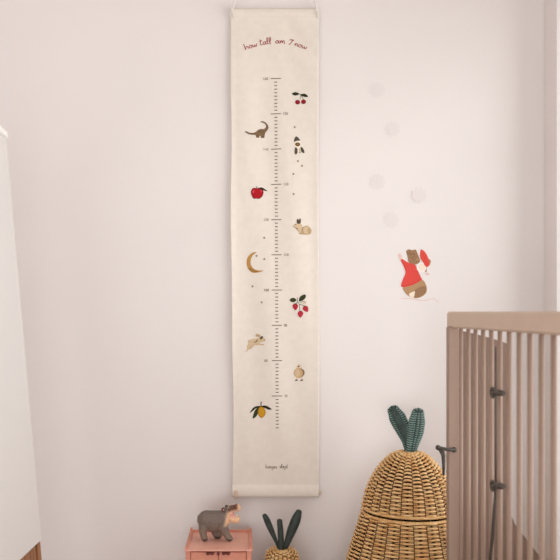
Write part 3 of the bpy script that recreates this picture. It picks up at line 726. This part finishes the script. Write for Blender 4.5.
b = bmesh.new(); bx(b, side_x(1.1) - .008, side_x(1.1) + .026, CYN + .01, 1.58, .15, .185, .003); build('bottom_rail', b, M['taupe'], crib)
# posts
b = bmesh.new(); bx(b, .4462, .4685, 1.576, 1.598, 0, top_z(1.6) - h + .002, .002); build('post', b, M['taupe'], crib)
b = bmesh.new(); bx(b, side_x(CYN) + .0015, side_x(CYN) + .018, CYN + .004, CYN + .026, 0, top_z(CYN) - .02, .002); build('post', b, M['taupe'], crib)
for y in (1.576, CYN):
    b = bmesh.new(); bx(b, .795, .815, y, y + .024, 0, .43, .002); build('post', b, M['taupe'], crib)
# slats
sx_list = [461, 468.4, 475.6, 483.2, 491.3, 500, 509.3, 519.3, 530, 541.5, 553.7]
sl = []
for X in sx_list:
    k = (X - VX) / F          # find y on the slat line x = side_x + .009
    y = (.449 + 1.6 * .0358 + .009) / (k + .0358); sl.append(y)
while sl[-1] - .041 > CYN + .04: sl.append(sl[-1] - .041)
for y in sl:
    x = side_x(y) + .009
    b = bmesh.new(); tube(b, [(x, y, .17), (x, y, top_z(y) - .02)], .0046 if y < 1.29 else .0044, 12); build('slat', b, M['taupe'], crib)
# shaped end board
eb = [(.4685, .8776), (.52, .865), (.565, .852), (.578, .846), (.5825, .838), (.5825, .50), (.5845, .472), (.593, .451), (.621, .4145), (.649, .378), (.70, .325), (.795, .31), (.795, .12), (.4685, .12)]
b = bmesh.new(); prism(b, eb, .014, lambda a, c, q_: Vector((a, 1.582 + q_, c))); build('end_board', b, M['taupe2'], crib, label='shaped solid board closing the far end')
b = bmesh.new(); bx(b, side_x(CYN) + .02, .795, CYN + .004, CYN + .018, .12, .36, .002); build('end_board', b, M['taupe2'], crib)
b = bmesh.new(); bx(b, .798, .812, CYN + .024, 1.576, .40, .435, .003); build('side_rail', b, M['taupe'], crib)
b = bmesh.new(); bx(b, .801, .809, CYN + .024, 1.576, .17, .41, .001); build('light_block_panel', b, M['taupe2'], crib)  # unseen solid panel, added to keep window light off the crib's inside
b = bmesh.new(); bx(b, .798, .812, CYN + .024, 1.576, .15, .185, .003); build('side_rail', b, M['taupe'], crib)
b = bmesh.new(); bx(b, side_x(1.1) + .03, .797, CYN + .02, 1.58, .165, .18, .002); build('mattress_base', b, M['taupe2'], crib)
# dark fittings
def fit(X, Y, off=-.004):
    k = (X - VX) / F; y = (.449 + 1.6 * .0358 + off) / (k + .0358); return at(X, Y, y)
for Y in (392.3, 485.5):
    b = bmesh.new(); c0, c1 = fit(491.5, Y), fit(503.5, Y + .8)
    tube(b, [c0 + (c1 - c0) * q_ for q_ in (0, .12, .5, .88, 1)], [.003, .0052, .0062, .0055, .004], 10)
    ctr = c0.lerp(c1, .3)
    tube(b, [ctr + Vector((-.004, .009 * math.cos(a), .0085 * math.sin(a))) for a in [2 * PI * q_ / 16 for q_ in range(16)]], .0026, 7, closed=True)
    ball(b, c0.lerp(c1, .85) + Vector((-.003, 0, 0)), .0058, su=12, sv=8)
    build('hinge', b, M['iron'], crib, label='dark metal hinge fitting')
b = bmesh.new(); P = [fit(495.8, Y, .004) for Y in (347, 392, 440, 486)]; tube(b, P, .0014, 8); P = [fit(X, Y, .001) for X, Y in ((495.3, 488), (494.2, 510), (492.5, 535), (490.5, 556), (489, 572))]; tube(b, P, [.002, .0028, .0032, .003, .0022], 8)
build('rod', b, M['iron'], crib, label='dark metal rod')
b = bmesh.new(); yl = 1.571
tube(b, [at(437.4, 447.5, yl), at(440, 448.2, yl), at(447, 449.4, yl), at(456, 449.8, yl + .002)], [.0048, .0046, .0036, .0036], 10); ball(b, at(438, 447.6, yl), .0058, su=12, sv=8)
tube(b, [at(441, 449, yl), at(443.3, 455, yl), at(443.6, 464, yl), at(443.4, 475.5, yl)], [.0062, .0048, .0036, .0022], 10)
ball(b, at(454, 449.8, yl + .003), (.0055, .004, .0062), su=12, sv=8)
build('latch', b, M['iron'], crib, label='dark metal latch')

# ------------------------------------------------------------------ camera, light
cam = bpy.data.cameras.new('camera'); co = bpy.data.objects.new('camera', cam); link(co)
co.location = (0, 0, EYE); co.rotation_euler = (PI / 2, 0, 0)
cam.sensor_width = 36; cam.sensor_fit = 'HORIZONTAL'; cam.lens = F / 560 * 36
cam.shift_x = (280 - VX) / 560; cam.shift_y = (VY - 280) / 560
cam.clip_start = .02
cam.dof.use_dof = True; cam.dof.focus_distance = 1.95; cam.dof.aperture_fstop = 4.8
scn.camera = co
def area(name, loc, rot, sx, sy, e, col):
    l = bpy.data.lights.new(name, 'AREA'); l.shape = 'RECTANGLE'; l.size = sx; l.size_y = sy; l.energy = e; l.color = col
    o = bpy.data.objects.new(name, l); link(o); o.location = loc; o.rotation_euler = rot; return o
area('window_daylight', (1.75, .5, 1.05), (0, math.radians(90), 0), 2.4, 3.4, 72, (1, .995, .99))
area('rear_fill', (-.35, -2.15, .55), (math.radians(88), 0, math.radians(-6)), 1.8, 1.0, 37, (.97, .98, 1))  # added fill lamp at the open rear; no window is built there
w = bpy.data.worlds.new('world'); scn.world = w; w.use_nodes = True
bg = w.node_tree.nodes['Background']; bg.inputs['Color'].default_value = (1, .985, .97, 1); bg.inputs['Strength'].default_value = .74
scn.view_settings.view_transform = 'Standard'; scn.view_settings.look = 'None'; scn.view_settings.exposure = -.29; scn.view_settings.gamma = 1
scn.view_settings.use_curve_mapping = False
